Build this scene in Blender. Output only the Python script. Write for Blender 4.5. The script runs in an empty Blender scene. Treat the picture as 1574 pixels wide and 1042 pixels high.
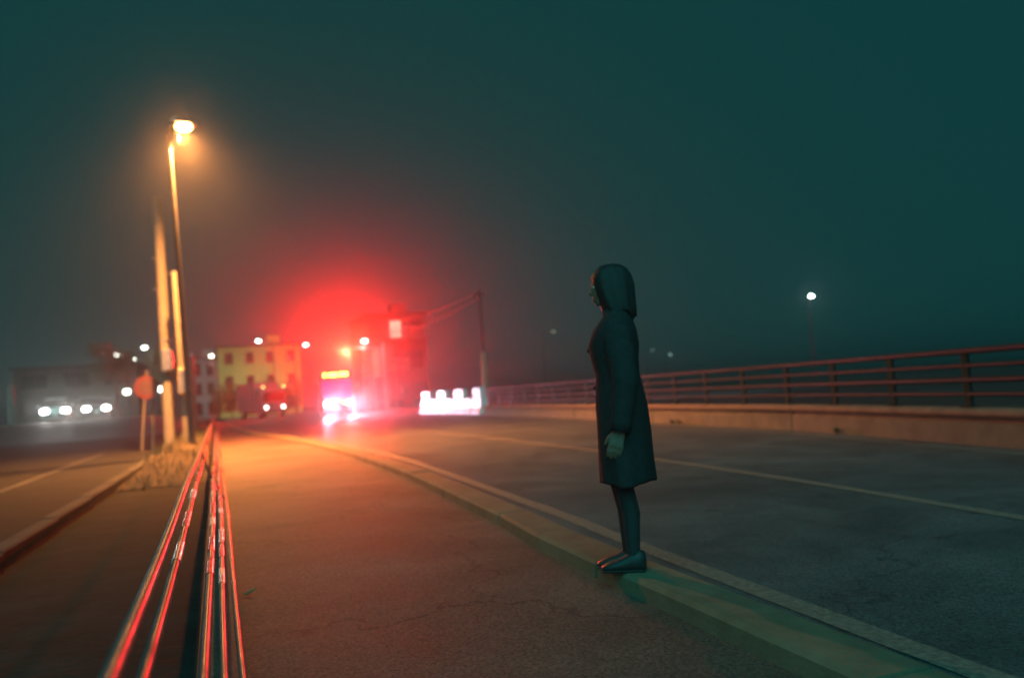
import bpy, bmesh, math, random
from mathutils import Vector, Matrix
import numpy as np
random.seed(7)
S = bpy.context.scene
C = S.collection
PI = math.pi

# ------------------------------------------------------------------ camera
F, CX, CY, CAMZ = 1250.0, 787.0, 521.0, 1.05      # pixels of the 1574 x 1042 photograph
ROLL = math.radians(4.0)
_Y = Vector((333 - CX, 630 - CY, F)).normalized()                  # road direction, camera axes x right, y down, z ahead
_U = Vector((math.cos(ROLL), -math.sin(ROLL), 0)).cross(_Y).normalized()
if _U.y > 0: _U = -_U
_X = _Y.cross(_U)
if _X.x < 0: _X = -_X
right = Vector((_X.x, _Y.x, _U.x)); down = Vector((_X.y, _Y.y, _U.y)); fwd = Vector((_X.z, _Y.z, _U.z))
cam = bpy.data.objects.new('camera', bpy.data.cameras.new('camera')); C.objects.link(cam)
m = Matrix((right, -down, -fwd)).transposed().to_4x4(); m.translation = (0, 0, CAMZ)
cam.matrix_world = m
cam.data.sensor_width = 36; cam.data.lens = F / 1574 * 36
cam.data.clip_start = 0.05; cam.data.clip_end = 5000
cam.data.dof.use_dof = True; cam.data.dof.focus_distance = 3.1; cam.data.dof.aperture_fstop = 1.4
S.camera = cam
def ray(px, py): return right * (px - CX) + down * (py - CY) + fwd * F
def gz(px, py, z=0.0):
    d = ray(px, py); return d * ((z - CAMZ) / d.z) + Vector((0, 0, CAMZ))
def gy(px, py, Y):
    d = ray(px, py); return d * (Y / d.y) + Vector((0, 0, CAMZ))

# ------------------------------------------------------------------ night sky, added teal fill light, exposure
W = bpy.data.worlds.new('World'); S.world = W; W.use_nodes = True
bg = W.node_tree.nodes['Background']
bg.inputs['Color'].default_value = (0.004, 0.044, 0.045, 1); bg.inputs['Strength'].default_value = 1.0
sun = bpy.data.objects.new('moon', bpy.data.lights.new('moon', 'SUN')); C.objects.link(sun)  # added teal fill that lifts the dark surfaces
sun.data.energy = 1.3; sun.data.color = (0.09, 0.85, 0.88); sun.data.angle = math.radians(60)
sun.rotation_euler = (math.radians(52), 0, math.radians(-25))
S.view_settings.view_transform = 'Standard'; S.view_settings.look = 'None'
S.view_settings.exposure = 0.0; S.view_settings.gamma = 1.0
S.render.engine = 'CYCLES'
cy = S.cycles
cy.use_denoising = True
cy.max_bounces = 5; cy.diffuse_bounces = 2; cy.glossy_bounces = 3; cy.volume_bounces = 1; cy.transmission_bounces = 4
cy.sample_clamp_indirect = 4.0; cy.use_adaptive_sampling = True; cy.adaptive_threshold = 0.01
HAZE_DENSITY = 0.0032

# ------------------------------------------------------------------ materials
MATS = {}
def mat(name, col, rough=0.7, var=0.25, scale=6.0, bump=0.0, metal=0.0, spec=0.5, col2=None, bscale=None, coat=0.0, speck=0.0, rvar=0.1):
    if name in MATS: return MATS[name]
    M = bpy.data.materials.new(name); M.use_nodes = True; MATS[name] = M
    nt = M.node_tree; N = nt.nodes; L = nt.links; b = N['Principled BSDF']
    tc = N.new('ShaderNodeTexCoord'); nz = N.new('ShaderNodeTexNoise'); nz.inputs['Scale'].default_value = scale
    nz.inputs['Detail'].default_value = 6; nz.inputs['Roughness'].default_value = 0.65
    L.new(tc.outputs['Object'], nz.inputs['Vector'])
    cr = N.new('ShaderNodeValToRGB'); e = cr.color_ramp.elements
    c2 = col2 or [c * (1 - var) for c in col]; c1 = [min(1, c * (1 + var)) for c in col]
    e[0].position = 0.3; e[0].color = (*c2, 1); e[1].position = 0.7; e[1].color = (*c1, 1)
    L.new(nz.outputs['Fac'], cr.inputs['Fac'])
    if speck:
        ns = N.new('ShaderNodeTexVoronoi'); ns.inputs['Scale'].default_value = 95; L.new(tc.outputs['Object'], ns.inputs['Vector'])
        m2 = N.new('ShaderNodeMapRange'); m2.inputs['To Min'].default_value = 1 - speck; m2.inputs['To Max'].default_value = 1 + speck
        L.new(ns.outputs['Color'], m2.inputs['Value'])
        lo = N.new('ShaderNodeTexNoise'); lo.inputs['Scale'].default_value = .55; lo.inputs['Detail'].default_value = 5; lo.inputs['Distortion'].default_value = .6; L.new(tc.outputs['Object'], lo.inputs['Vector'])
        m3 = N.new('ShaderNodeMapRange'); m3.inputs['From Min'].default_value = .3; m3.inputs['From Max'].default_value = .7; m3.inputs['To Min'].default_value = .68; m3.inputs['To Max'].default_value = 1.25; L.new(lo.outputs['Fac'], m3.inputs['Value'])
        wn = N.new('ShaderNodeTexNoise'); wn.inputs['Scale'].default_value = 2.2; wn.inputs['Detail'].default_value = 5; L.new(tc.outputs['Object'], wn.inputs['Vector'])
        ad = N.new('ShaderNodeVectorMath'); ad.operation = 'MULTIPLY_ADD'; L.new(wn.outputs['Color'], ad.inputs[0]); ad.inputs[1].default_value = (.9, .9, .9); L.new(tc.outputs['Object'], ad.inputs[2])
        vc = N.new('ShaderNodeTexVoronoi'); vc.feature = 'DISTANCE_TO_EDGE'; vc.inputs['Scale'].default_value = .42; L.new(ad.outputs['Vector'], vc.inputs['Vector'])
        m4 = N.new('ShaderNodeMapRange'); m4.inputs['From Min'].default_value = .002; m4.inputs['From Max'].default_value = .007; m4.inputs['To Min'].default_value = .6; L.new(vc.outputs['Distance'], m4.inputs['Value'])
        q1 = N.new('ShaderNodeMath'); q1.operation = 'MULTIPLY'; L.new(m2.outputs['Result'], q1.inputs[0]); L.new(m3.outputs['Result'], q1.inputs[1])
        q2 = N.new('ShaderNodeMath'); q2.operation = 'MULTIPLY'; L.new(q1.outputs[0], q2.inputs[0]); L.new(m4.outputs['Result'], q2.inputs[1])
        mx = N.new('ShaderNodeVectorMath'); mx.operation = 'SCALE'; L.new(cr.outputs['Color'], mx.inputs[0]); L.new(q2.outputs[0], mx.inputs['Scale']); L.new(mx.outputs['Vector'], b.inputs['Base Color'])
    else: L.new(cr.outputs['Color'], b.inputs['Base Color'])
    mr = N.new('ShaderNodeMapRange'); mr.inputs['To Min'].default_value = max(0.03, rough - rvar); mr.inputs['To Max'].default_value = min(1, rough + rvar)
    L.new(nz.outputs['Fac'], mr.inputs['Value']); L.new(mr.outputs['Result'], b.inputs['Roughness'])
    b.inputs['Metallic'].default_value = metal; b.inputs['Specular IOR Level'].default_value = spec
    b.inputs['Coat Weight'].default_value = coat
    if bump:
        n2 = N.new('ShaderNodeTexNoise'); n2.inputs['Scale'].default_value = bscale or scale * 8; n2.inputs['Detail'].default_value = 8
        L.new(tc.outputs['Object'], n2.inputs['Vector'])
        bp = N.new('ShaderNodeBump'); bp.inputs['Strength'].default_value = bump; bp.inputs['Distance'].default_value = 0.01
        L.new(n2.outputs['Fac'], bp.inputs['Height']); L.new(bp.outputs['Normal'], b.inputs['Normal'])
    return M
def emit(name, col, strength, base=0.3):
    if name in MATS: return MATS[name]
    M = bpy.data.materials.new(name); M.use_nodes = True; MATS[name] = M
    b = M.node_tree.nodes['Principled BSDF']
    b.inputs['Base Color'].default_value = (*[c * base for c in col], 1); b.inputs['Roughness'].default_value = 0.3
    b.inputs['Emission Color'].default_value = (*col, 1); b.inputs['Emission Strength'].default_value = strength
    return M
asphalt = mat('asphalt', (0.10, 0.10, 0.10), 0.42, 0.3, 1.6, 0.5, bscale=60, spec=0.45, speck=.6)
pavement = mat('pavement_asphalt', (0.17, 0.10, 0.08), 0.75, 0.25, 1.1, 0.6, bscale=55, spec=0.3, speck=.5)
earth = mat('earth', (0.09, 0.07, 0.05), 0.95, 0.4, 2.0, 0.8, bscale=12, spec=0.1)
farground = mat('far_ground', (0.05, 0.05, 0.045), 0.95, 0.3, 0.15, spec=0.1)
concrete = mat('concrete', (0.19, 0.155, 0.105), 0.8, 0.3, 2.5, 0.5, bscale=30, spec=0.3)
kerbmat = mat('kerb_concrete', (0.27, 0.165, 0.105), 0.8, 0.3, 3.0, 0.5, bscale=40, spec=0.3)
paint = mat('road_paint', (0.24, 0.19, 0.15), 0.65, 0.35, 30.0, 0.3, col2=(0.11, 0.09, 0.075), bscale=60)
steel = mat('galvanised_steel', (0.55, 0.55, 0.56), 0.32, 0.2, 12, 0.05, metal=0.9)
railpaint = mat('pale_rail_paint', (0.10, 0.095, 0.09), 0.38, 0.3, 4, 0.05, spec=0.6, rvar=.36)
bridgerail = mat('bridge_rail_paint', (0.015, 0.014, 0.014), 0.6, 0.2, 10, 0.1)
darksteel = mat('dark_steel', (0.05, 0.05, 0.052), 0.65, 0.3, 10, 0.1)
polecon = mat('pole_concrete', (0.14, 0.13, 0.11), 0.8, 0.2, 4, 0.3, bscale=40)
plastic_white = mat('white_plastic', (0.8, 0.79, 0.77), 0.42, 0.06, 4, 0.05)
black = mat('black_rubber', (0.02, 0.02, 0.02), 0.7, 0.3, 10)
glass_dark = mat('dark_glass', (0.015, 0.017, 0.02), 0.08, 0.2, 5, spec=0.8)
wall_cream = mat('cream_render', (0.55, 0.52, 0.40), 0.85, 0.15, 0.8, 0.2, bscale=15)
wall_brown = mat('brown_cladding', (0.10, 0.065, 0.05), 0.8, 0.2, 0.9, 0.2, bscale=15)
wall_grey = mat('grey_tile_cladding', (0.38, 0.35, 0.34), 0.7, 0.15, 0.9, 0.2, bscale=15)
busred = mat('bus_paint', (0.30, 0.06, 0.07), 0.3, 0.08, 2, coat=0.5)
truckpaint = mat('truck_paint', (0.20, 0.19, 0.2), 0.35, 0.1, 2, coat=0.4)
carwhite = mat('white_car_paint', (0.7, 0.7, 0.68), 0.3, 0.05, 2, coat=0.6)
cardark = mat('dark_car_paint', (0.06, 0.07, 0.09), 0.3, 0.08, 2, coat=0.6)
leafmat = mat('leaf', (0.06, 0.10, 0.035), 0.6, 0.4, 1.5)
grassmat = mat('grass_blade', (0.10, 0.11, 0.045), 0.7, 0.4, 3)
bark = mat('bark', (0.10, 0.075, 0.055), 0.9, 0.3, 8, 0.6)

# ------------------------------------------------------------------ geometry helpers
class G:
    """collects shapes; build() links them as ONE mesh object"""
    def __init__(s): s.v = []; s.f = []
    def add(s, v, f):
        o = len(s.v); s.v += [tuple(p) for p in v]; s.f += [tuple(i + o for i in q) for q in f]; return s
    def box(s, c, d, rz=0, taper=1.0, bev=0.0):
        """bevelled box: vertical edges chamfered by bev"""
        x, y, z = d[0] / 2, d[1] / 2, d[2] / 2
        b = min(bev, x * 0.9, y * 0.9, z * 0.9)
        ca, sa = math.cos(rz), math.sin(rz)
        if b <= 0:
            v = [(sx * x * (taper if sz > 0 else 1), sy * y * (taper if sz > 0 else 1), sz * z) for sz in (-1, 1) for sx, sy in ((-1, -1), (1, -1), (1, 1), (-1, 1))]
            f = [(3, 2, 1, 0), (4, 5, 6, 7), (0, 1, 5, 4), (1, 2, 6, 5), (2, 3, 7, 6), (3, 0, 4, 7)]
        else:
            def ring(zz, ins, t):
                xx, yy, k = (x - ins) * t, (y - ins) * t, b * 0.8
                return [(-xx + k, -yy, zz), (xx - k, -yy, zz), (xx, -yy + k, zz), (xx, yy - k, zz), (xx - k, yy, zz), (-xx + k, yy, zz), (-xx, yy - k, zz), (-xx, -yy + k, zz)]
            v = ring(-z, b, 1) + ring(-z + b, 0, 1) + ring(z - b, 0, taper) + ring(z, b, taper)
            f = [tuple(range(7, -1, -1)), tuple(range(24, 32))]
            for r in range(3):
                for i in range(8): f.append((r * 8 + i, r * 8 + (i + 1) % 8, r * 8 + 8 + (i + 1) % 8, r * 8 + 8 + i))
        v = [(c[0] + p[0] * ca - p[1] * sa, c[1] + p[0] * sa + p[1] * ca, c[2] + p[2]) for p in v]
        return s.add(v, f)
    def tube(s, pts, r, n=12, cap=True):
        pts = [Vector(p) for p in pts]; rs = r if isinstance(r, (list, tuple)) else [r] * len(pts)
        if cap and len(pts) > 1:                     # short end segments keep the shading of the caps off the shaft
            e = min(.004, (pts[1] - pts[0]).length * .2); e2 = min(.004, (pts[-1] - pts[-2]).length * .2)
            rs = [rs[0], rs[0] + (rs[1] - rs[0]) * .1] + list(rs[1:-1]) + [rs[-1] + (rs[-2] - rs[-1]) * .1, rs[-1]]
            pts = [pts[0], pts[0] + (pts[1] - pts[0]).normalized() * e] + pts[1:-1] + [pts[-1] - (pts[-1] - pts[-2]).normalized() * e2, pts[-1]]
        v = []; f = []; a = None
        for i, p in enumerate(pts):
            t = (pts[min(i + 1, len(pts) - 1)] - pts[max(i - 1, 0)]).normalized()
            if a is None:
                a = t.orthogonal().normalized()
            a = (a - t * a.dot(t)).normalized(); b = t.cross(a)
            for k in range(n):
                w = 2 * PI * k / n; v.append(p + (a * math.cos(w) + b * math.sin(w)) * rs[i])
        for i in range(len(pts) - 1):
            for k in range(n): f.append((i * n + k, i * n + (k + 1) % n, (i + 1) * n + (k + 1) % n, (i + 1) * n + k))
        if cap: f += [tuple(range(n - 1, -1, -1)), tuple(range((len(pts) - 1) * n, len(pts) * n))]
        return s.add(v, f)
    def ball(s, c, r, n=10, m=7):
        rx, ry, rz = r if isinstance(r, (list, tuple)) else (r, r, r)
        v = [(c[0], c[1], c[2] - rz)]; f = []
        for i in range(1, m):
            p = -PI / 2 + PI * i / m
            for k in range(n):
                w = 2 * PI * k / n; v.append((c[0] + rx * math.cos(p) * math.cos(w), c[1] + ry * math.cos(p) * math.sin(w), c[2] + rz * math.sin(p)))
        v.append((c[0], c[1], c[2] + rz)); T = len(v) - 1
        for k in range(n):
            f.append((0, 1 + (k + 1) % n, 1 + k)); f.append((T, T - n + k, T - n + (k + 1) % n))
        for i in range(m - 2):
            for k in range(n): f.append((1 + i * n + k, 1 + i * n + (k + 1) % n, 1 + (i + 1) * n + (k + 1) % n, 1 + (i + 1) * n + k))
        return s.add(v, f)
    def loft(s, rings, cap=True):
        n = len(rings[0]); v = [p for r in rings for p in r]; f = []
        for i in range(len(rings) - 1):
            for k in range(n): f.append((i * n + k, i * n + (k + 1) % n, (i + 1) * n + (k + 1) % n, (i + 1) * n + k))
        if cap: f += [tuple(range(n - 1, -1, -1)), tuple(range((len(rings) - 1) * n, len(rings) * n))]
        return s.add(v, f)
    def prism(s, prof, x0, x1):
        """profile of (y, z) points extruded from x0 to x1"""
        return s.loft([[(x0, y, z) for y, z in prof], [(x1, y, z) for y, z in prof]])
    def strip(s, A, B, z):
        """flat sheet between two polylines of (x, y)"""
        n = len(A); v = [(x, y, z) for x, y in A] + [(x, y, z) for x, y in B]
        return s.add(v, [(i, n + i, n + i + 1, i + 1) for i in range(n - 1)])
    def build(s, name, material, parent=None, smooth=False):
        me = bpy.data.meshes.new(name); me.from_pydata(s.v, [], s.f); me.update()
        bm = bmesh.new(); bm.from_mesh(me); bmesh.ops.recalc_face_normals(bm, faces=bm.faces); bm.to_mesh(me); bm.free()
        me.materials.append(material)
        if smooth:
            for p in me.polygons: p.use_smooth = True
        o = bpy.data.objects.new(name, me); C.objects.link(o)
        if parent: o.parent = parent
        return o
def tag(o, label, cat, group=None):
    o['label'] = label; o['category'] = cat
    if group: o['group'] = group
    return o
def struct(o, label=None, kind='structure'):
    o['kind'] = kind
    if label: o['label'] = label
    return o
def thing(name, label, cat, loc=(0, 0, 0), rz=0, group=None):
    o = bpy.data.objects.new(name, None); C.objects.link(o); o.location = loc; o.rotation_euler = (0, 0, rz)
    return tag(o, label, cat, group)
def copy_tree(o, parent=None):
    c = o.copy(); C.objects.link(c); c.parent = parent
    for ch in list(o.children): copy_tree(ch, c)
    return c
def lamp(name, kind, loc, power, col, parent=None, size=0.1, rot=None, cone=None, blend=0.5):
    l = bpy.data.lights.new(name, kind); l.energy = power; l.color = col; l.shadow_soft_size = size
    if cone: l.spot_size = math.radians(cone); l.spot_blend = blend
    o = bpy.data.objects.new(name, l); C.objects.link(o); o.location = loc
    if rot: o.rotation_euler = rot
    if parent: o.parent = parent
    return o
def lerp(tab, y):
    if y <= tab[0][0]:
        (a, b), (c, d) = tab[0], tab[1]
    elif y >= tab[-1][0]:
        (a, b), (c, d) = tab[-2], tab[-1]
    else:
        for i in range(len(tab) - 1):
            if tab[i][0] <= y <= tab[i + 1][0]: (a, b), (c, d) = tab[i], tab[i + 1]; break
    return b + (d - b) * (y - a) / (c - a)

# ------------------------------------------------------------------ ground, roads, pavement
struct(G().strip([(-900, -200), (-900, 1500)], [(900, -200), (900, 1500)], -0.03).build('ground', farground), 'dark open ground beyond the roads')
KI = [(-6, 1.75), (2, 1.80), (3, 1.83), (4.7, 1.88), (6, 2.0), (9.5, 2.2), (13, 2.27), (16, 2.24), (21, 2.08), (26, 1.75), (32, 1.2), (42, 0.75), (60, 0.5), (75, 0.4)]   # kerb, pavement side
KO = [(y, x + 0.27) for y, x in KI]
WL = [(-6, 2.1), (2, 2.27), (4.7, 2.42), (6, 2.53), (9.7, 2.72), (13, 2.86), (17.5, 2.88), (22, 2.7), (28, 2.35), (36, 1.75), (50, 1.25), (75, 0.95)]                    # edge line
WF = [(-6, 6.2), (1, 7.2), (4, 7.75), (6.6, 8.34), (10, 9.05), (12.1, 9.45), (17.5, 9.95), (22, 10.4), (27, 10.65), (34, 10.75)]                                       # parapet face
CL = [(-6, 3.6), (1, 4.45), (4.2, 4.86), (6.2, 5.12), (9.95, 5.42), (12.1, 5.58), (18, 5.72), (26, 5.72), (34, 5.5), (50, 5.2)]
def poly(tab, y0, y1, dx=0, step=0.7):
    n = max(2, int((y1 - y0) / step)); return [(lerp(tab, y0 + (y1 - y0) * i / n) + dx, y0 + (y1 - y0) * i / n) for i in range(n + 1)]
g = G(); g.strip(poly(KO, -6, 34, -0.02), poly(WF, -6, 34, 0.06), 0.0)
g.strip([(lerp(KO, 34) - .02, 34), (lerp(KO, 60) - .02, 60), (0.6, 130)], [(30, 34), (30, 60), (30, 130)], 0.0)
struct(g.build('road', asphalt), 'dark asphalt road running to the lit junction')
struct(G().strip([(-0.13, -6), (-0.13, 75)], [(lerp(KI, -6), -6), (lerp(KI, 75), 75)], 0.0).build('pavement_base', earth), 'ground under the pavement') if False else None
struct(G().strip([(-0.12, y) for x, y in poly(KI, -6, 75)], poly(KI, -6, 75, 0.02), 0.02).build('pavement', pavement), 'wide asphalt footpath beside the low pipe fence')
kerb = bpy.data.objects.new('kerb', None); C.objects.link(kerb); struct(kerb, 'raised pale concrete kerb between footpath and road')
y = -2.0; k = 0
while y < 62:
    L = 2.0 if y < 30 else 4.0
    gap = 0.012; a0, a1 = y + gap, y + L - gap
    jx = random.uniform(-.006, .006); jz = random.uniform(-.006, .006)
    rings = []
    for yy in (a0, (a0 + a1) / 2, a1):
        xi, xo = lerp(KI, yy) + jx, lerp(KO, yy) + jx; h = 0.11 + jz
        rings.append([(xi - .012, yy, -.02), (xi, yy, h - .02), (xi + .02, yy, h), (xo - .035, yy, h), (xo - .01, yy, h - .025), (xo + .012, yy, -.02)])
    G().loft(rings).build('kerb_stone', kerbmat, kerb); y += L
edge = G(); edge.strip(poly(WL, -4, 26, -.0), poly(WL, -4, 26, .13), 0.004)
struct(edge.build('edge_line', paint), 'pale edge line painted along the kerb')
struct(G().strip(poly(CL, -4, 29, -.06), poly(CL, -4, 29, .06), 0.004).build('centre_line', paint), 'thin pale centre line on the road')
struct(G().strip(poly(WF, -4, 33, -.42), poly(WF, -4, 33, -.33), 0.004).build('far_edge_line', paint), 'thin pale line along the foot of the parapet')
st = G(); a, b = Vector((2.6, 26.6)), Vector((8.2, 33.6)); d = (b - a).normalized(); nrm = Vector((-d.y, d.x))
for s0, s1 in ((0, .20), (.24, .52), (.56, .98)):
    p, q = a + (b - a) * s0, a + (b - a) * s1
    st.strip([tuple(p), tuple(q)], [tuple(p + nrm * .45), tuple(q + nrm * .45)], 0.004)
struct(st.build('stop_line', paint), 'worn white line across the road in front of the bus')
far_kerb = G().strip([(8.6, 50.5), (10.6, 47.3), (10.75, 35)], [(8.9, 50.8), (11.2, 47.6), (11.2, 35)], 0.12)
# low side street, verge and raised car park on the left
struct(G().strip([(-40, -6), (-40, 46)], [(-1.75, -6), (-1.35, 46)], 0.0).build('side_street', mat('old_dark_asphalt', (.026, .027, .027), .9, .35, 1.2, .6, bscale=40, spec=.12)), 'unlit lower street left of the pipe fence')
struct(G().strip([(-3.37, 4), (-3.25, 27)], [(-3.30, 4), (-3.16, 27)], 0.004).build('side_street_line', mat('worn_paint', (.10, .10, .09), .8, .5, 2.5, .3, col2=(.03, .03, .03))), 'thin pale line on the unlit side street')
kb = G()
for i in range(8): kb.box((-1.6 + .033 * i, 5.0 + 2.0 * i + .95, .05), (.16, 1.93, .16), bev=.015, rz=-0.03)
struct(kb.build('side_kerb', mat('dirty_kerb', (.05, .048, .042), .9, .4, 3, .4)), 'low kerb along the verge')
# raised terrace
g = G(); rows = [(46, -.02), (50, .35), (54, .92), (56, 1.0), (125, 1.0)]
xs = [-60, -40, -25, -14, -7, -4.6, -3.2, -1.8]
vv = []; ff = []
for yy, zz in rows:
    for i, x in enumerate(xs):
        k = 1 if x < -4.0 else (0.55 if x < -3 else (0 if x > -2 else .55)); vv.append((x, yy, zz * k - (0.02 if zz * k <= 0 else 0)))
n = len(xs)
for j in range(len(rows) - 1):
    for i in range(n - 1): ff.append((j * n + i, j * n + i + 1, (j + 1) * n + i + 1, (j + 1) * n + i))
g.add(vv, ff); struct(g.build('car_park', mat('car_park_asphalt', (.06, .06, .06), .6, .3, .8, .4, bscale=40)), 'raised asphalt car park lit by headlights')
# verge: mound of earth around the poles
g = G(); vv = []; ff = []; nx, ny = 14, 40
for j in range(ny + 1):
    for i in range(nx + 1):
        u, w = i / nx, j / ny; x = -1.5 + 1.38 * u; yy = 13 + 27 * w
        h = .34 * math.sin(PI * min(1, u * 1.05)) ** .7 * (min(1, w * 5) ** .8) * (0.75 + .25 * math.sin(yy * 1.3 + x * 2)) + random.uniform(-.02, .02)
        edge_pt = i in (0, nx) or j in (0, ny)
        vv.append((x, yy, 0.0 if edge_pt else max(.02, h)))
for j in range(ny):
    for i in range(nx): ff.append((j * (nx + 1) + i, j * (nx + 1) + i + 1, (j + 1) * (nx + 1) + i + 1, (j + 1) * (nx + 1) + i))
g.add(vv, ff); VERGE = vv
struct(g.build('verge', earth, smooth=True), 'earth verge around the poles left of the fence')
struct(G().strip([(-1.62, -6), (-1.45, 46)], [(-.12, -6), (-.12, 46)], -0.012).build('verge_soil', mat('dark_soil', (.035, .034, .031), .95, .4, 2, .8, bscale=14, spec=.1)), 'bare soil strip outside the pipe fence')
g = G()
for i in range(2600):
    v = random.choice(VERGE); x, yy, z = v[0] + random.uniform(-.08, .08), v[1] + random.uniform(-.35, .35), v[2]
    if x > -.2 or x < -1.5: continue
    h = random.uniform(.05, .2); w = random.uniform(0, 2 * PI); lx, ly = math.cos(w), math.sin(w); bw = .008
    g.add([(x - ly * bw, yy + lx * bw, z - .03), (x + ly * bw, yy - lx * bw, z - .03), (x + lx * h * .5, yy + ly * h * .5, z + h)], [(0, 1, 2)])
struct(g.build('grass', grassmat), 'sparse dry grass on the verge', 'stuff')

# ------------------------------------------------------------------ far-side parapet and railing
par = thing('parapet_wall', 'low pale concrete parapet wall along the far edge of the road', 'wall')
JO = [-5.6, 0.1, 5.9, 11.73, 17.55, 23.4, 28.6, 33.4]
for j0, j1 in zip(JO[:-1], JO[1:]):
    def run(prof, gap, name, material):
        n = 5; rings = []
        for i in range(n + 1):
            yy = j0 + gap + (j1 - j0 - 2 * gap) * i / n; x = lerp(WF, yy)
            rings.append([(x + px, yy, pz) for px, pz in prof])
        return G().loft(rings).build(name, material, par)
    run([(0, -.03), (.015, .25), (.03, .275), (.25, .275), (.25, -.03)], .022, 'wall_panel', concrete)
    run([(.06, .276), (.06, .335), (.22, .335), (.22, .276)], .03, 'coping_bed', concrete)
    run([(-.015, .345), (-.03, .375), (-.02, .41), (.02, .435), (.14, .445), (.26, .435), (.3, .40), (.29, .345), (.14, .336)], .012, 'coping', kerbmat)
rl = thing('bridge_railing', 'grey four-bar railing standing on the parapet wall', 'railing')
def wx(y): return lerp(WF, y) + .14
for z, r in ((.60, .028), (.775, .036), (.95, .028), (1.13, .04)):
    G().tube([(wx(yy), yy, z) for yy in [i * 1.0 for i in range(-5, 34)] + [33.3]], r, 10).build('rail', bridgerail, rl, True)
yy = 33.0
while yy > -5:
    g = G(); g.box((wx(yy), yy, .785), (.05, .09, .68), bev=.008); g.box((wx(yy), yy, .452), (.16, .16, .014))
    g.build('post', bridgerail, rl); yy -= 1.5
# weeds at the wall foot
for i, (px, lab) in enumerate(((1046, 'left of the two small dark weeds at the parapet foot'), (1058, 'right of the two small dark weeds at the parapet foot'), (1293, 'dark weed at the parapet foot near the right edge'))):
    yb = 16.4 - .35 * i if i < 2 else 10.25; bx = lerp(WF, yb) - .06; g = G()
    for k in range(26):
        w = random.uniform(0, 2 * PI); h = random.uniform(.05, .13); q = random.uniform(.02, .1); lw = .014
        g.add([(bx, yb, 0.0), (bx + math.cos(w) * q * .6 - lw * math.sin(w), yb + math.sin(w) * q * .6 + lw * math.cos(w), h * .7), (bx + math.cos(w) * q, yb + math.sin(w) * q, h), (bx + math.cos(w) * q * .6 + lw * math.sin(w), yb + math.sin(w) * q * .6 - lw * math.cos(w), h * .7)], [(0, 1, 2, 3)])
    tag(g.build('weed', leafmat), lab, 'weed', 'weeds at the parapet foot')

# ------------------------------------------------------------------ low pipe fence beside the camera
fence = thing('pipe_fence', 'low five-bar metal pipe fence glinting red and white beside the footpath', 'fence', (-.05, 1.3, 0))
FR = [(-.195, .60, .019), (-.17, .50, .016), (-.06, .34, .017), (-.011, .20, .016), (.05, .06, .015)]
for x, z, r in FR:
    pts = [(x + .05 + .004 * math.sin(t * .9 + z * 9), t - 1.3, z + .004 * math.sin(t * 1.3 + x * 30)) for t in [1.42 + i * .7 for i in range(80)]]
    o = G().tube(pts, r, 14).build('rail', railpaint, fence, True)
    cp = G().ball((pts[0][0], pts[0][1], pts[0][2]), r * 1.4, 10, 6).build('end_cap', mat('glint_cap', (.75, .68, .45), .3, .05), o, True)  # pale cream colour stands in for the glint on the rail end
for i in range(11):
    t = 9.7 + i * 4.5 - 1.3
    G().tube([(-.18 + .05, t,   .60), (-.105 + .05, t, .34), (.075 + .05, t, -.02)], .011, 8).build('post', darksteel, fence, True)
for q, (x, z, r) in enumerate(FR[1:4]):
    t = 3.3 + .5 * q
    while t < 24:
        L = random.uniform(.25, .5) * (1 + t * .06)
        pts = [(x + .05 + .004 * math.sin(u * .9 + z * 9), u - 1.3, z + .004 * math.sin(u * 1.3 + x * 30)) for u in (t, t + L / 2, t + L)]
        G().tube(pts, r + .0025, 14).build('glint_band', mat('glint_white', (.85, .8, .8), .2, .1, 8, metal=.8) if random.random() < .65 else mat('glint_red', (.7, .06, .08), .2, .1, 8, metal=.8), fence, True)  # bands added to imitate broken red and white glints on the rails
        t += L * random.uniform(1.4, 2.6)

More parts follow.
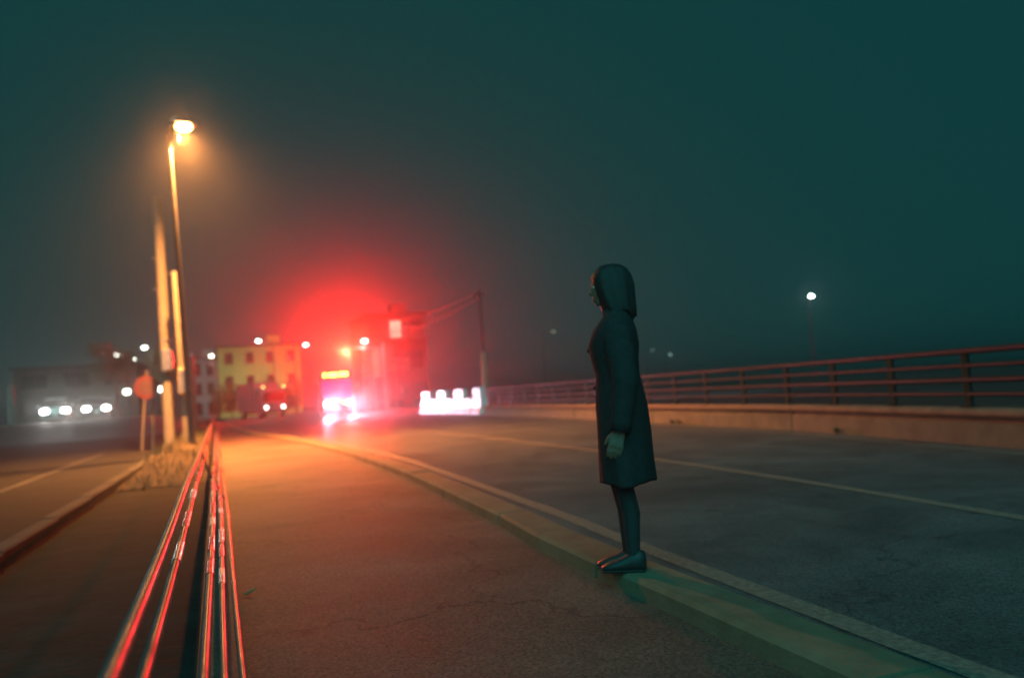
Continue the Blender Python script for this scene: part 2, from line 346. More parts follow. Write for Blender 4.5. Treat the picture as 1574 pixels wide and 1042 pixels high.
# ------------------------------------------------------------------ street lamps
def street_lamp(label, base, head, col, strength, power=0, group='lit street lamps', poler=.075, near=False, lean=0.0, tilt=0, cone=165, arm=1.2, pm=None):
    t = thing('street_lamp', label, 'street lamp', base, 0, group)
    hx, hy, hz = head[0] - base[0], head[1] - base[1], head[2] - base[2]
    g = G().tube([(0, 0, -.1), (lean * .06, 0, .5), (lean * .6, 0, hz * .6), (lean, 0, hz - .15)], [poler * 1.35, poler * 1.15, poler * .9, poler * .7], 12); g.build('pole', pm or steel, t, True)
    G().tube([(lean, 0, hz - .2), (lean + (hx - lean) * .2, hy * .2, hz - .02), (lean + (hx - lean) * .55, hy * .55, hz + .05), (lean + (hx - lean) * .8, hy * .8, hz + .05)], poler * .5, 8).build('arm', pm or steel, t, True)
    d = Vector((hx, hy, 0)); a = math.atan2(d.y, d.x); d.normalize()
    n = 12; rings = []
    for s, w, h in ((-.36, .05, .05), (-.28, .10, .10), (0, .15, .12), (.28, .13, .09), (.36, .05, .04)):
        rings.append([(hx + d.x * s - d.y * w * math.cos(2 * PI * k / n), hy + d.y * s + d.x * w * math.cos(2 * PI * k / n), hz + .07 + h * math.sin(2 * PI * k / n) * (1 if math.sin(2 * PI * k / n) > 0 else .25)) for k in range(n)])
    hd = G().loft(rings).build('lamp_head', steel, t, True)
    e = emit('lamp_' + '_'.join('%g' % c for c in col) + '_%g' % strength, col, strength)
    G().ball((hx, hy, hz - .0), (.2 if near else .24, .16 if near else .19, .13 if near else .15), 12, 8).build('lens', e, hd, True)
    if near: G().box((hx - .13, hy, hz - .17), (.012, .7, .42), bev=0).build('added_shield', darksteel, hd)  # added plate, keeps lamp light off the ground to the left
    if power: lamp('bulb', 'SPOT', (hx, hy, hz - .16), power, (col[0], col[1], col[2]), t, .12, (0, math.radians(-tilt), 0), cone, .8)
    return t
ORANGE = (1.0, .34, .075)
street_lamp('tall sodium street lamp burning orange above the footpath fence', (-.58, 21.3, .1), (-.46, 21.4, 8.15), ORANGE, 75, 29000, near=True, poler=.07, cone=149, tilt=0, lean=-.24, pm=darksteel)
COOL = (.92, 1.0, .86); WARM = (1.0, .9, .68); PINK = (1.0, .86, .8)
def far_lamp(px, py, z, label, col, st, power=0, dx=-1.3, base_z=0.0, dy=.2, poler=.07):
    h = gz(px, py, z); return street_lamp(label, (h.x + dx, h.y + dy, base_z), (h.x, h.y, h.z), col, st, power, poler=poler, pm=darksteel)
far_lamp(560, 524, 6.2, 'brightest of the far white street lamps, right of the bus roof', PINK, 22, 350, dx=1.4)
far_lamp(470, 530, 7.6, 'white street lamp left above the bus roof', PINK, 18, 200)
far_lamp(397, 524, 8.7, 'white street lamp in front of the yellow-green building', COOL, 26, 1900, dx=1.6)
far_lamp(325, 547, 7.8, 'white street lamp at the left end of the yellow-green building', WARM, 18, 300, dx=.9)
far_lamp(222, 534, 7.6, 'brightest lamp of the white cluster behind the round sign', COOL, 16, 250, dx=.6, base_z=1.0)
far_lamp(205, 552, 7.6, 'lower left lamp of the white cluster behind the round sign', COOL, 12, 0, dx=-.8, base_z=1.0)
far_lamp(180, 545, 7.6, 'leftmost of the white street lamps above the car park', COOL, 12, 0, dx=-1.0, base_z=1.0)
far_lamp(1247, 455, 8.0, 'lone white street lamp high in the dark sky on the right', (.75, 1.0, .95), 26, 0, dx=-.25, dy=.15, poler=.1)
far_lamp(851, 510, 7.2, 'very faint lamp low in the dark, left of the standing person', (.5, .5, .3), .5)
far_lamp(1030, 545, 6.0, 'faint pale green lamp just right of the standing person', (.45, .75, .6), 2.2)
far_lamp(1003, 538, 6.3, 'tiny faint lamp close beside the standing person', (.35, .5, .4), .8)
# short post lamps on the terrace
for px, py, lab in ((195, 602, 'short white post lamp beside the round sign, left of its pole'), (247, 598, 'short white post lamp at the foot of the utility pole')):
    p = gy(px, py, 75); t = thing('post_lamp', lab, 'lamp', (p.x, p.y, 1.0), 0, 'short post lamps')
    G().tube([(0, 0, 0), (0, 0, p.z - 1.12)], .05, 10).build('pole', darksteel, t, True)
    G().ball((0, 0, p.z - 1.0), (.28, .28, .22), 12, 8).build('globe', emit('globe_lit', COOL, 9), t, True)
    G().tube([(0, 0, p.z - .8), (0, 0, p.z - .74)], [.3, .05], 12).build('cap', darksteel, t)

# ------------------------------------------------------------------ poles by the verge
t = thing('utility_pole', 'tall thick concrete utility pole lit orange behind the fence', 'utility pole', (-1.27, 25.2, 0))
G().tube([(0, 0, 0), (-.05, 0, 5), (-.08, 0, 7.3)], [.165, .14, .12], 16).build('shaft', polecon, t, True)
for z in (2.35, 2.5, 3.1):
    G().tube([(0, 0, z), (0, 0, z + .05)], .166, 16).build('band', steel, t)
for i in range(3):
    s = 1 if i % 2 else -1; z = 4.6 + .45 * i
    G().tube([(s * .1, 0, z), (s * .3, 0, z + .01)], .012, 6).build('step_bolt', steel, t)
bx = G().box((.02, -.24, 2.55), (.30, .2, .62), bev=.02).build('cabinet', steel, t)
G().box((.02, -.345, 2.55), (.22, .012, .5)).build('door', steel, bx)
t = thing('square_post', 'slim square steel post beside the utility pole, lit yellow', 'post', (-.80, 24.0, 0))
G().tube([(0, 0, 0), (-.12, 0, 4.9)], .1, 4).build('shaft', mat('cream_post_paint', (.17, .15, .11), .5, .15, 5), t)
G().box((-.12, 0, 4.915), (.17, .17, .03), bev=.008).build('cap', steel, t)
c = G().box((0, -.2, 1.9), (.28, .2, .7), bev=.02).build('meter_box', mat('yellow_lit_box', (.5, .42, .25), .6, .2, 6), t)  # yellow lamp light on the box is put into its colour
G().box((0, -.305, 1.9), (.22, .012, .58)).build('door', steel, c)
t = thing('marker_post', 'slender red-lit post standing right of the street lamp pole', 'post', (-1.2, 50, 0))
G().tube([(0, 0, -.05), (0, 0, 4.25)], .14, 12).build('shaft', mat('red_lit_post', (.5, .12, .10), .5, .15, 5), t, True)  # red light falling on the post is put into its colour
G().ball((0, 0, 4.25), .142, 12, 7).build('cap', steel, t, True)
# round sign
t = thing('round_sign', 'round road sign on a leaning pole left of the utility pole', 'sign', (-2.12, 26.4, 0), 0)
G().tube([(0, 0, -.05), (.1, .02, 1.2), (.22, .04, 2.35)], .04, 10).build('pole', mat('sign_pole', (.16, .13, .10), .6, .1, 5), t, True)
s = G().tube([(.20, -.025, 1.86), (.20, -.012, 1.86)], .34, 32).build('disc', mat('sign_red', (.16, .03, .03), .45, .15, 4), t)
G().tube([(.20, -.031, 1.86), (.20, -.0255, 1.86)], .235, 32).build('centre', mat('sign_pale', (.11, .05, .05), .5, .2, 4), s)
G().tube([(.3, .05, -.05), (.34, .05, .75), (.34, .05, 1.05)], .045, 10).build('guard_post', mat('sign_pole', (.5, .4, .3)), t, True)
t = thing('bollard_post', 'pale post at the far left edge of the car park', 'post', (-12.3, 60, 1.0))
G().tube([(0, 0, -.1), (0, 0, 2.5)], [.24, .2], 12).build('shaft', polecon, t, True)
G().ball((0, 0, 2.5), (.2, .2, .1), 12, 6).build('cap', polecon, t, True)
# right-hand pole behind the barrier blocks with wires
t = thing('roadside_pole', 'thin pole with a thick red-lit foot behind the white barrier blocks', 'pole', (12.3, 37.6, 0))
G().tube([(0, 0, 0), (-.02, 0, 6.0)], [.075, .055], 12).build('shaft', bridgerail, t, True)
G().tube([(0, 0, 0), (0, 0, .05), (0, 0, 2.75), (0, 0, 2.95)], [.16, .16, .15, .08], 14).build('sleeve', mat('red_lit_sleeve', (.5, .2, .12), .5, .1, 5), t, True)  # red light on the pole foot is put into the sleeve colour
G().box((-.02, 0, 5.75), (.7, .06, .06), bev=.008).build('crossarm', bridgerail, t)
for i, (px, py, Y, lab) in enumerate(((600, 480, 84, 'upper thin wire running from the roadside pole into the red glow'), (600, 505, 84, 'lower thin wire running from the roadside pole into the red glow'))):
    a = Vector((12.28 + (.3 if i else -.3), 37.2, 5.8)); b = gy(px, py, Y); b.x = 14.6
    pts = [a.lerp(b, k / 14) - Vector((0, 0, 1.0 * 4 * (k / 14) * (1 - k / 14))) for k in range(15)]
    tag(G().tube(pts, .022, 6).build('wire', darksteel), lab, 'wire', 'overhead wires')

# ------------------------------------------------------------------ white barrier blocks
blk = None
path = [Vector((11.8, 48.2)), Vector((11.75, 36.3))]; dv = (path[1] - path[0]); rz = math.atan2(dv.y, dv.x)
labs = ['leftmost glaring white barrier block at the junction', 'second white barrier block from the left at the junction', 'third white barrier block from the left, beside the thin pole', 'rightmost narrow white barrier block, right of the thin pole']
for i, (s, L) in enumerate(((.0, 3.5), (.305, 3.4), (.60, 3.2), (.885, 1.3))):
    p = path[0] + dv * s + dv.normalized() * (L / 2)
    t = thing('barrier_block', labs[i], 'barrier', (p.x, p.y, 0), rz, 'white barrier blocks')
    prof = [(-.30, 0), (-.30, .14), (-.2, .3), (-.16, .72), (.16, .72), (.2, .3), (.30, .14), (.30, 0)]
    G().prism(prof, -L / 2 + .02, L / 2 - .02).build('base', plastic_white, t)
    for q in ((-.22, .34),) if L > 1.5 else ((0, .6),):
        G().box((L * q[0], 0, .98), (L * q[1] * 1.35, .30, .52), bev=.05).build('raised_block', plastic_white, t)
    if L > 1.5:
        for x in (-.7, .7): G().box((x * L / 2.6, -.292, .06), (.3, .02, .08)).build('fork_slot', black, t)
    G().tube([(L * .3 if L > 1.5 else 0, 0, .70 if L > 1.5 else 1.2), (L * .3 if L > 1.5 else 0, 0, .76 if L > 1.5 else 1.27)], .06, 12).build('filler_cap', black, t)

# ------------------------------------------------------------------ bus with headlights on
HEAD = (1.0, .93, .96)
def wheel(parent, x, y, r, w):
    o = G().tube([(x - w / 2, y, r), (x - w / 2 + .03, y, r), (x + w / 2 - .03, y, r), (x + w / 2, y, r)], [r * .93, r, r, r * .93], 20).build('wheel', black, parent, True)
    G().tube([(x - w / 2 - .012, y, r), (x + w / 2 + .012, y, r)], r * .58, 16).build('rim', steel, o)
bus = thing('bus', 'oncoming bus with glaring headlights and a yellow lit sign', 'bus', (8.25, 60.0, 0), math.radians(-6))
def bus_ring(y, w, z0, z1, b=.16):
    return [(-w, y, z0), (w, y, z0), (w, y, z1 - b), (w - b * .35, y, z1 - b * .35), (w - b, y, z1), (-w + b, y, z1), (-w + b * .35, y, z1 - b * .35), (-w, y, z1 - b)]
G().loft([bus_ring(0.0, 1.12, .42, 3.22, .2), bus_ring(.08, 1.2, .36, 3.3), bus_ring(.4, 1.25, .34, 3.36), bus_ring(10.2, 1.25, .34, 3.36), bus_ring(10.5, 1.18, .42, 3.26)]).build('body', busred, bus)
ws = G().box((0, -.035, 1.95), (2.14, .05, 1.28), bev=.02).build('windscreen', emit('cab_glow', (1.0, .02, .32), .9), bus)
G().box((0, -.066, 1.95), (.05, .01, 1.26)).build('pillar', black, ws)
for x in (-.55, .45): G().tube([(x, -.075, 1.32), (x + .35, -.075, 1.95)], .014, 6).build('wiper', black, ws)
sg = G().box((0, -.03, 3.0), (1.95, .05, .46), bev=.02).build('destination_sign', black, bus)
LED = emit('led_yellow', (1.0, .82, .12), 7)
for x, w, z in ((-.78, .26, 3.0), (-.2, .62, 3.0), (.52, .62, 3.02)):
    G().box((x, -.062, z), (w, .012, .26), bev=.004).build('lit_panel', LED, sg)
G().box((0, -.06, .55), (2.3, .12, .3), bev=.05).build('bumper', darksteel, bus)
G().box((0, -.128, .58), (.44, .012, .2)).build('number_plate', plastic_white, bus)
for sx in (-1, 1):
    h = G().tube([(sx * .8, -.03, .93), (sx * .8, -.075, .93), (sx * .8, -.09, .93)], [.14, .135, .09], 18).build('headlight', emit('headlamp', HEAD, 16), bus, True)
    G().tube([(sx * .8, -.02, .93), (sx * .8, -.05, .93)], .2, 18).build('bezel', steel, h)
    G().box((sx * .45, -.03, .95), (.2, .05, .12), bev=.02).build('indicator', emit('indicator_amber', (1, .6, .1), 10), bus)
    G().tube([(sx * 1.18, -.02, 2.75), (sx * 1.4, -.28, 2.72), (sx * 1.42, -.3, 2.45)], .02, 8).build('mirror_arm', black, bus, True)
    G().box((sx * 1.42, -.3, 2.22), (.2, .08, .42), bev=.03).build('mirror', black, bus)
    for y in (2.4, 7.6): wheel(bus, sx * 1.1, y, .48, .28)
    for k in range(6): G().box((sx * 1.252, 1.6 + k * 1.45, 2.15), (.012, 1.25, .95), bev=.004).build('side_window', glass_dark, bus)
    lamp('headlight_beam', 'SPOT', (sx * .8, -.16, .93), 8000, (1.0, .66, .90), bus, .12, (math.radians(85), 0, math.radians(180 + 16)), 40, 1.0)

# dark truck left of the bus
p = gz(405, 626.5)
tr = thing('truck', 'dark truck with small roof marker lights left of the bus', 'truck', (4.9, 76, 0), math.radians(16))
G().loft([bus_ring(0, 1.0, .5, 2.45, .18), bus_ring(.1, 1.08, .45, 2.6), bus_ring(1.9, 1.1, .45, 2.65)]).build('cab', truckpaint, tr)
G().box((0, 4.6, 1.95), (2.3, 5.0, 2.6), bev=.04).build('cargo_box', truckpaint, tr)
G().box((0, 4.4, .55), (1.2, 5.6, .2)).build('chassis', darksteel, tr)
G().box((0, -.03, 1.9), (1.85, .05, .8), bev=.02).build('windscreen', glass_dark, tr)
G().box((0, -.06, .55), (2.1, .12, .26), bev=.04).build('bumper', darksteel, tr)
for sx in (-1, 1):
    G().tube([(sx * .78, -.02, .95), (sx * .78, -.07, .95)], .12, 16).build('headlight', emit('truck_lamp', (1, .8, .7), 14 if sx < 0 else 14), tr)
    G().box((sx * .95, .1, 2.78), (.2, .08, .09), bev=.02).build('marker_light', emit('marker_amber', (1, .7, .2), 9), tr)
    G().box((sx * 1.22, -.12, 1.75), (.16, .06, .36), bev=.02).build('mirror', black, tr)
    for y in (.9, 5.6): wheel(tr, sx * .98, y, .42, .25)

# two cars on the raised car park, headlights on
def car(label, loc, rz, paintmat, beam, L=4.2, hl=14):
    t = thing('car', label, 'car', loc, rz, 'cars on the raised car park')
    n = 0; rings = []
    for y, zl, zh, w in ((0, .35, .62, .70), (.12, .25, .78, .80), (.9, .22, .95, .84), (1.3, .22, 1.0, .85), (3.3, .22, 1.02, .85), (L - .15, .25, .98, .82), (L, .4, .9, .72)):
        rings.append([(-w, y, zl), (w, y, zl), (w * 1.02, y, (zl + zh) / 2), (w * .95, y, zh - .04), (w * .85, y, zh), (-w * .85, y, zh), (-w * .95, y, zh - .04), (-w * 1.02, y, (zl + zh) / 2)])
    G().loft(rings).build('body', paintmat, t, True)
    G().loft([[(-.76, .95, .96), (.76, .95, .96), (.76, 3.9, .98), (-.76, 3.9, .98)], [(-.6, 1.65, 1.5), (.6, 1.65, 1.5), (.6, 3.5, 1.5), (-.6, 3.5, 1.5)]]).build('cabin_glass', glass_dark, t)
    G().box((0, 2.55, 1.52), (1.24, 1.95, .05), bev=.02).build('roof', paintmat, t)
    for sx in (-1, 1):
        G().ball((sx * .58, .04, .70), (.25, .09, .17), 12, 8).build('headlight', emit('car_headlamp', (1.0, 1.0, .95), hl), t, True)
        for y in (.85, 3.3): wheel(t, sx * .78, y, .31, .18)
        G().box((sx * .95, 1.25, 1.02), (.18, .1, .12), bev=.03).build('mirror', paintmat, t)
        if beam: lamp('beam', 'SPOT', (sx * .58, -.1, .70), beam, (1, 1, .93), t, .08, (math.radians(80), 0, math.radians(180)), 110, .8)
    G().box((0, -.012, .42), (1.3, .06, .2), bev=.02).build('bumper', darksteel, t)
    G().box((0, -.05, .5), (.33, .014, .16)).build('number_plate', plastic_white, t)
    return t
car('left of two parked cars, white, with blazing headlights', (-9.6, 58.5, 1.0), math.radians(8), carwhite, 110)
car('right of two parked cars, dark, with blazing headlights', (-7.45, 60.0, 1.0), math.radians(14), cardark, 90)

# ------------------------------------------------------------------ added traffic signal, red source for the glow
sp = gz(531, 542, 5.25)
t = thing('added_signal', 'added red-lit traffic signal on a mast arm behind the bus, casting the red glow', 'traffic signal', (14.2, sp.y + .4, 0))
G().tube([(0, 0, 0), (0, 0, 3), (0, 0, 6.0)], [.13, .11, .09], 14).build('pole', steel, t, True)
ax = sp.x - 14.2
G().tube([(0, 0, 5.55), (ax * .5, 0, 5.62), (ax - .8, 0, 5.6)], [.06, .05, .045], 10).build('mast_arm', steel, t, True)
hb = G().box((ax - .38, -.32, 5.25), (1.25, .2, .42), bev=.06).build('housing', darksteel, t)
G().box((ax - .38, -.1, 5.5), (.08, .3, .2)).build('bracket', steel, t)
for k, (e) in enumerate((mat('lens_green_off', (.02, .06, .04), .2), mat('lens_amber_off', (.09, .06, .01), .2), emit('lens_red_lit', (1.0, .01, .006), 3))):
    ln = G().tube([(ax - .38 - .38 + .38 * k, -.425, 5.25), (ax - .38 - .38 + .38 * k, -.45, 5.25)], [.15, .13], 20).build('lens', e, hb)
    x = ax - .76 + .38 * k; n = 9; r0 = []; r1 = []
    for q in range(n):
        w = PI * q / (n - 1); r0.append((x + .17 * math.cos(w), -.42, 5.25 + .17 * math.sin(w))); r1.append((x + .16 * math.cos(w), -.66, 5.22 + .16 * math.sin(w)))
    v = r0 + r1; G().add(v, [(i, i + 1, n + i + 1, n + i) for i in range(n - 1)]).build('visor', darksteel, hb)
lamp('added_red_glow', 'SPOT', (ax, -.70, 5.25), 47000, (1.0, .010, .004), t, .13, (math.radians(90), 0, math.radians(180)), 179, .15)  # unseen red source, added to make the glow behind the bus

# ------------------------------------------------------------------ buildings
def house(label, x0, x1, y0, depth, h, wallm, rows, cols, z0=0.0, lit=(), litcol=(1, .85, .6), litst=1.2, parapet=True, balcony=(), wf=.55, hf=.55):
    t = thing('building', label, 'building', ((x0 + x1) / 2, y0, z0))
    w = x1 - x0; G().box((0, depth / 2, h / 2), (w, depth, h), bev=.03).build('wall', wallm, t)
    rf = G().box((0, depth / 2, h + .1), (w + .5, depth + .5, .22), bev=.04).build('roof', darksteel, t)
    if parapet: G().box((w * .2, depth / 2, h + .9), (1.6, 1.6, 1.3), bev=.05).build('water_tank', wallm, rf)
    ch = h / rows; cw = w / cols
    for r in range(rows):
        for c in range(cols):
            x = -w / 2 + (c + .5) * cw; z = (r + .52) * ch
            f = G().box((x, -.02, z), (cw * wf + .16, .08, ch * hf + .16), bev=.02).build('window', darksteel, t)
            on = (r, c) in lit
            for sx in (-1, 1):
                G().box((x + sx * cw * wf * .25, -.066, z), (cw * wf * .5 - .04, .014, ch * hf), bev=0).build('pane', emit('lit_pane_%g_%g' % (litst, litcol[2]), litcol, litst) if on else glass_dark, f)
            G().box((x, -.09, z - ch * hf / 2 - .11), (cw * wf + .3, .2, .06)).build('sill', concrete, f)
            if (r, c) in balcony:
                b = G().box((x, -.6, z - ch * hf / 2 - .12), (cw * .9, 1.1, .14)).build('balcony', concrete, t)
                for k in range(9): G().box((x - cw * .43 + cw * .86 * k / 8, -1.12, z - ch * hf / 2 + .42), (.035, .035, .95)).build('bar', steel, b)
                G().box((x, -1.12, z - ch * hf / 2 + .92), (cw * .9, .06, .06)).build('handrail', steel, b)
    return t
house('yellow-green lit building far down the road, left of the bus', .4, 10.2, 105, 9, 8.6, mat('yellow_green_render', (.50, .52, .14), .85, .12, .6, .2, bscale=12), 3, 4, wf=.32, hf=.4)
house('narrow apartment building with balconies and pale windows right of the bus', 14.0, 20.2, 80, 9, 9.3, wall_brown, 3, 3, lit=((2, 1), (1, 0)), litcol=(1, .8, .6), litst=.8, balcony=((2, 1), (1, 1), (2, 2)))
g_ = house('low dark brick-red building behind the parked cars', -15.4, -6.2, 76, 8, 4.4, wall_brown, 2, 3, z0=1.0, parapet=False, wf=.62, hf=.5)
house('grey building half hidden in the dark behind the far lamps', -3.0, 0.2, 118, 8, 8.0, wall_grey, 3, 2, wf=.5)
# pale hoarding panels near the junction lamp
t = thing('shop_shutter', 'pale shutter front lit by the bright lamp beside the apartment building', 'shop front', (13.4, 74.5, 0))
for k in range(3):
    pn = G().box((-.2 + .98 * k, 0, 4.1 + (.6 if k == 2 else .2)), (.9, .18, 2.6), bev=.03).build('panel', concrete if k != 1 else wall_cream, t)
    for q in range(5): G().box((-.2 + .98 * k, -.1, 3.2 + .5 * q + (.4 if k == 2 else 0)), (.86, .03, .03)).build('rib', steel, pn)
for k in range(4): G().box((-.68 + .98 * k, .03, 2.1), (.07, .1, 4.2), bev=.01).build('upright', steel, t)

# ------------------------------------------------------------------ tree behind the round sign
def tree(label, base, H, R, n):
    t = thing('tree', label, 'tree', base); g = G()
    g.tube([(0, 0, -.1), (.1, .05, H * .35), (.05, 0, H * .62)], [.2, .15, .09], 10)
    cl = []
    for k in range(9):
        w = random.uniform(0, 2 * PI); q = random.uniform(.3, .9) * R; e = Vector((q * math.cos(w), q * math.sin(w), H * random.uniform(.55, .95)))
        s0 = Vector((.08, .03, H * random.uniform(.3, .55))); g.tube([s0, s0.lerp(e, .5) + Vector((0, 0, .2)), e], [.07, .05, .02], 6); cl.append(e)
    g.build('trunk', bark, t, True); g = G()
    for k in range(n):
        c = random.choice(cl); d = Vector((random.gauss(0, 1), random.gauss(0, 1), random.gauss(0, .8))) * R * .24; p = c + d
        a = Vector((random.uniform(-1, 1), random.uniform(-1, 1), random.uniform(-1, 1))).normalized(); b = a.orthogonal().normalized(); s = random.uniform(.06, .14)
        g.add([p - a * s, p + b * s * .5, p + a * s, p - b * s * .5], [(0, 1, 2, 3)])
    g.build('crown', leafmat, t)
tree('leafy tree lit greenish behind the round sign', (-5.2, 88, 1.0), 6.0, 2.2, 3500)
tree('dark tree standing behind the two parked cars', (-7.4, 70, 1.0), 5.6, 1.6, 2600)

t = thing('hedge', 'dark tall hedge along the foot of the yellow-green building', 'hedge', (4.4, 97, 0)); g = G()
for k in range(7): G().tube([(-4.2 + 1.4 * k, 0, -.1), (-4.15 + 1.4 * k, .1, 2.2)], [.07, .03], 6).build('stem', bark, t)
for k in range(5200):
    p = Vector((random.uniform(-4.9, 4.9), random.gauss(0, .5), random.uniform(.1, 1) ** .7 * (3.4 + .5 * math.sin(k * .013) ) + random.gauss(0, .12))); p.z += .3 * math.sin(p.x * 1.7)
    a = Vector((random.uniform(-1, 1), random.uniform(-1, 1), random.uniform(-1, 1))).normalized(); b = a.orthogonal().normalized(); s_ = random.uniform(.08, .2)
    g.add([p - a * s_, p + b * s_ * .5, p + a * s_, p - b * s_ * .5], [(0, 1, 2, 3)])
g.build('foliage', leafmat, t)

# dry leaf on the footpath
p = gz(382, 915, .025); g = G()
v = [(-.04, 0, .004), (-.01, .018, .014), (.03, .012, .03), (.05, 0, .034), (.03, -.014, .026), (-.01, -.016, .012), (0, 0, .006)]
g.add([(p.x + a, p.y + b, p.z + c) for a, b, c in v], [(0, 6, 1), (1, 6, 2), (2, 6, 3), (3, 6, 4), (4, 6, 5), (5, 6, 0)])
lf = g.build('leaf', mat('dry_leaf', (.40, .22, .09), .7, .2, 20)); tag(lf, 'small dry leaf lying on the footpath beside the fence', 'leaf')
md = lf.modifiers.new('s', 'SOLIDIFY'); md.thickness = .002

# ------------------------------------------------------------------ person
Fd = Vector((-.86, .51, 0)).normalized()
pz = .11
PS = .955
per = thing('person', 'person in a long dark coat standing on the kerb, one arm hanging', 'person', (1.93, 3.72, pz), math.atan2(Fd.y, Fd.x)); per.scale = (PS, PS, PS)
def capsule_chain(g, pts, rs, n=14):
    """tapered limb with rounded ends"""
    pts = [Vector(p) for p in pts]; t0 = (pts[0] - pts[1]).normalized(); t1 = (pts[-1] - pts[-2]).normalized()
    P = [pts[0] + t0 * rs[0] * .95, pts[0] + t0 * rs[0] * .6] + pts + [pts[-1] + t1 * rs[-1] * .6, pts[-1] + t1 * rs[-1] * .95]
    g.tube(P, [rs[0] * .25, rs[0] * .8] + list(rs) + [rs[-1] * .8, rs[-1] * .25], n)
# local axes: x ahead (image left), y the person's left (towards the camera), z up
body = G()
for s, fx in ((1, .0), (-1, .03)):          # legs
    capsule_chain(body, [(.0, s * .085, .84), (.008, s * .075, .64), (.012 + fx, s * .062, .44), (-.015 + fx, s * .056, .30), (-.012 + fx, s * .05, .08)], [.09, .074, .051, .048, .033])
    capsule_chain(body, [(-.03 + fx, s * .05, .045), (.05 + fx, s * .052, .032), (.12 + fx, s * .056, .022)], [.034, .032, .02])
capsule_chain(body, [(-.01, -.05, .86), (-.01, .05, .86)], [.11, .11])
def oval(z, a, b, cx=0, n=20): return [(cx + a * math.cos(2 * PI * k / n), b * math.sin(2 * PI * k / n), z) for k in range(n)]
body.loft([oval(.80, .09, .13), oval(.88, .105, .155), oval(.98, .085, .125), oval(1.08, .09, .13), oval(1.18, .105, .15), oval(1.265, .08, .15), oval(1.31, .045, .08)])
capsule_chain(body, [(-.012, 0, 1.28), (.005, 0, 1.40)], [.052, .046])
for s in (1, -1):
    if s > 0: sh, el, wr = Vector((-.005, .155, 1.255)), Vector((-.045, .212, 1.00)), Vector((.0, .222, .745))
    else: sh, el, wr = Vector((-.005, -.155, 1.255)), Vector((.02, -.215, 1.03)), Vector((.05, -.215, .80))
    capsule_chain(body, [sh, sh.lerp(el, .5), el], [.042, .04, .036]); capsule_chain(body, [el, el.lerp(wr, .4), wr], [.036, .034, .024])
    d = (wr - el).normalized()
    if s > 0: d = Vector((.30, .0, -.95)).normalized()
    nrm = Vector((0, s, 0)); ac = d.cross(nrm).normalized()
    if ac.x < 0: ac = -ac                                     # across the palm, towards the thumb (ahead)
    for q in (-.026, -.009, .009, .026): capsule_chain(body, [wr + ac * q * .6, wr + d * .085 + ac * q], [.016, .013], 10)
    for q, ln in ((-.032, .052), (-.011, .07), (.011, .076), (.031, .068)):
        b0 = wr + d * .085 + ac * q; b1 = b0 + d * ln * .5 - nrm * .006; b2 = b1 + (d * .8 - nrm * .5).normalized() * ln * .5
        capsule_chain(body, [b0, b1, b2], [.0095, .009, .0075], 8)
    b0 = wr + d * .025 + ac * .02; capsule_chain(body, [b0, b0 + d * .03 + ac * .026 - nrm * .01, b0 + d * .065 + ac * .034 - nrm * .022], [.013, .011, .009], 8)
# head
hc = Vector((.02, 0, 1.49))
body.ball(hc + Vector((-.012, 0, .02)), (.092, .074, .092), 20, 14)
body.loft([oval(1.395, .03, .025, .055), oval(1.41, .055, .045, .038), oval(1.45, .075, .06, .03), oval(1.50, .082, .068, .022), oval(1.54, .078, .066, .016)])
body.ball((.108, 0, 1.468), (.02, .013, .014), 10, 8); body.ball((.1, 0, 1.49), (.014, .009, .022), 10, 8)       # nose
body.ball((.095, 0, 1.432), (.014, .024, .006), 10, 6); body.ball((.093, 0, 1.422), (.013, .02, .006), 10, 6)     # lips
body.ball((.088, 0, 1.518), (.015, .05, .009), 12, 6)                                                            # brow
for s in (1, -1): body.ball((.0, s * .074, 1.478), (.02, .01, .03), 10, 8)                                        # ears
skin = mat('skin', (.34, .16, .11), .5, .08, 12); tights = mat('dark_tights', (.034, .035, .036), .75, .15, 30)
bo = body.build('body', skin, per)
rm = bo.modifiers.new('r', 'REMESH'); rm.mode = 'VOXEL'; rm.voxel_size = .0055; rm.use_smooth_shade = True
sm = bo.modifiers.new('m', 'SMOOTH'); sm.factor = .5; sm.iterations = 3
dg = bpy.context.evaluated_depsgraph_get(); me = bpy.data.meshes.new_from_object(bo.evaluated_get(dg)); bo.modifiers.clear(); bo.data = me
me.materials.clear(); me.materials.append(skin); me.materials.append(tights)
for p_ in me.polygons:
    p_.use_smooth = True
    if p_.center.z < .86 and abs(p_.center.y) < .185: p_.material_index = 1
for s in (1, -1):
    G().ball((.088, s * .028, 1.497), (.011, .014, .009), 10, 8).build('eye', mat('eye_white', (.7, .7, .68), .2, .02), per, True)
# coat
coatm = mat('dark_wool_coat', (.04, .041, .042), .95, .2, 40, .5, bscale=120, spec=.2)
def fold(z, w): return 1 + (.07 * math.sin(w * 4 + 1.2 + z) + .05 * math.sin(w * 7 + z * 3 + 2) + .02 * math.sin(w * 13 + z * 5)) * max(0, (.95 - z) / .5)
g = G(); rings = []; n = 40
for z, a, b, cx in ((.455, .130, .19, -.008), (.47, .132, .192, -.008), (.58, .131, .19, -.006), (.72, .131, .19, -.006), (.86, .128, .182, -.004), (.95, .118, .168, 0), (1.02, .108, .155, .002), (1.10, .117, .16, .01), (1.18, .128, .178, .012), (1.26, .108, .195, .0), (1.305, .082, .175, -.012), (1.335, .066, .12, -.016), (1.36, .062, .075, -.012), (1.41, .066, .07, -.016), (1.415, .058, .062, -.016)):
    rings.append([(cx + a * fold(z, 2 * PI * k / n) * math.cos(2 * PI * k / n), b * fold(z, 2 * PI * k / n) * math.sin(2 * PI * k / n), z + (.008 * math.sin(6 * PI * k / n) if z < .48 else 0)) for k in range(n)])
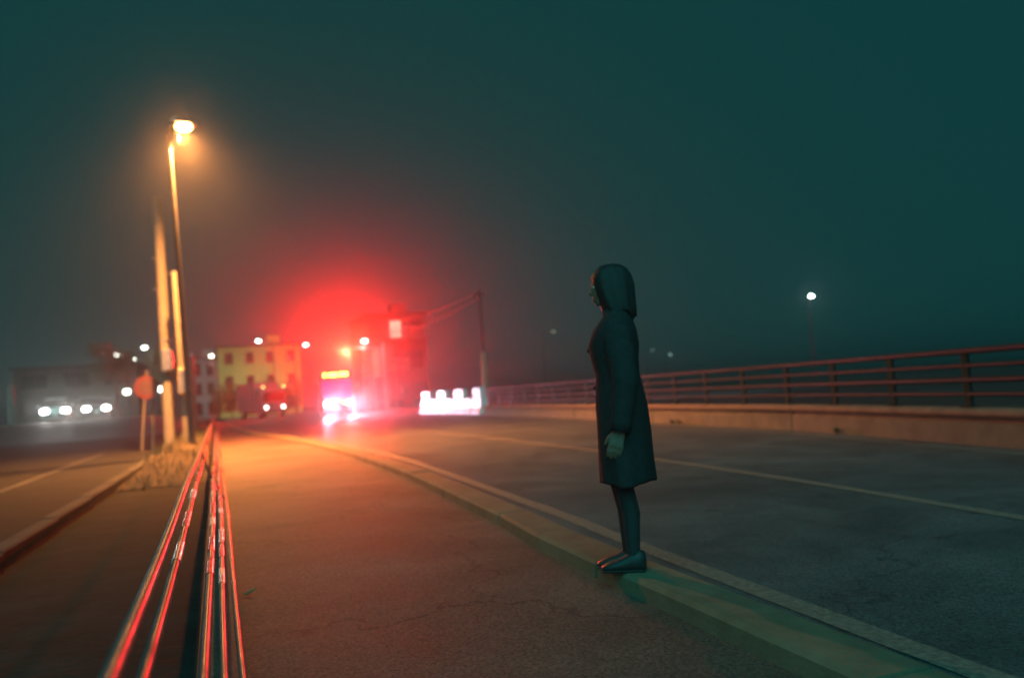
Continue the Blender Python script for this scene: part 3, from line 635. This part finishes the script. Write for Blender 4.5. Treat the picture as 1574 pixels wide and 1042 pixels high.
g.loft(rings, cap=False); ct = g.build('coat', coatm, per, True)
so = ct.modifiers.new('s', 'SOLIDIFY'); so.thickness = .008; so.offset = 1
for s in (1, -1):
    if s > 0: sh, el, wr = Vector((-.008, .125, 1.275)), Vector((-.048, .215, 1.00)), Vector((-.003, .224, .735))
    else: sh, el, wr = Vector((-.008, -.125, 1.275)), Vector((.022, -.218, 1.03)), Vector((.048, -.217, .79))
    pts = []; rs = []
    for k in range(13):
        u = k / 12; p_ = sh.lerp(el, u * 2) if u < .5 else el.lerp(wr, u * 2 - 1)
        pts.append(p_); rs.append((.080 - .036 * u if u > .08 else .05) * (1 + .05 * math.sin(k * 2.3)))
    sl = G().tube(pts, rs, 18, cap=False).build('sleeve', coatm, ct, True)
    so = sl.modifiers.new('s', 'SOLIDIFY'); so.thickness = .006; so.offset = 1
G().tube([(.118, .0, .96), (.125, .02, .96)], .012, 10).build('button', black, ct)
G().tube([(.138, .0, 1.16), (.145, .02, 1.16)], .012, 10).build('button', black, ct)
# hair: shoulder-length, falling forward over the cheek
hairm = mat('dark_hair', (.032, .03, .028), .45, .3, 30, .6, bscale=160)
g = G(); rings = []; n = 36
for z, a, b, cx in ((1.615, .02, .02, -.0), (1.608, .055, .05, -.002), (1.585, .09, .078, -.004), (1.55, .109, .092, -.006), (1.50, .112, .096, -.012), (1.45, .106, .097, -.018), (1.40, .098, .095, -.026), (1.365, .09, .092, -.034), (1.335, .08, .082, -.042), (1.325, .06, .06, -.046)):
    r = []
    for k in range(n):
        w = 2 * PI * k / n; q = 1 + (.035 * math.sin(w * 7 + z * 9) + .03 * math.sin(w * 11 + 2) + .02 * math.sin(w * 17 + z * 20)) * min(1, (1.62 - z) * 8)
        x = cx + a * q * math.cos(w); yv = b * q * math.sin(w)
        if z < 1.53: x = min(x, .072 + (z - 1.3) * .10 + .008 * math.sin(w * 23 + z * 30))         # the face stays free in front
        r.append((x, yv, z + random.uniform(-.006, .006) - (.02 * math.sin(w * 5 + 1) + .012 * math.sin(w * 13) if z < 1.36 else 0)))
    rings.append(r)
g.loft(rings).build('hair', hairm, per, True)
# shoes
leather = mat('black_leather', (.03, .03, .03), .5, .2, 20, .1)
for s, fx in ((1, 0), (-1, .03)):
    rings = []; n = 16
    for x, w, h, zc in ((-.075, .012, .02, .05), (-.07, .03, .05, .052), (-.04, .038, .056, .056), (0, .038, .05, .05), (.05, .04, .036, .036), (.10, .043, .028, .028), (.14, .036, .02, .021), (.162, .012, .01, .014)):
        rings.append([(x + fx, s * .053 + w * math.cos(2 * PI * k / n), max(.0, zc + h * math.sin(2 * PI * k / n))) for k in range(n)])
    sh = G().loft(rings).build('shoe', leather, per, True)
    G().box((.045 + fx, s * .053, .006), (.225, .078, .012), bev=.004).build('sole', black, sh)

# ------------------------------------------------------------------ haze added to spread the lamp glow
hz = G().box((0, 650, 5.6), (1900, 1800, 13.4)).build('haze', mat('dummy', (.5, .5, .5)))
hz.data.materials.clear(); hm = bpy.data.materials.new('haze_air'); hm.use_nodes = True
nt = hm.node_tree; nt.nodes.clear(); out = nt.nodes.new('ShaderNodeOutputMaterial'); pv = nt.nodes.new('ShaderNodeVolumePrincipled')
pv.inputs['Color'].default_value = (.9, .9, .9, 1); pv.inputs['Density'].default_value = HAZE_DENSITY; pv.inputs['Anisotropy'].default_value = 0.95
nt.links.new(pv.outputs['Volume'], out.inputs['Volume']); hz.data.materials.append(hm)
struct(hz, 'thin added haze spreading the lamp glow', 'stuff')
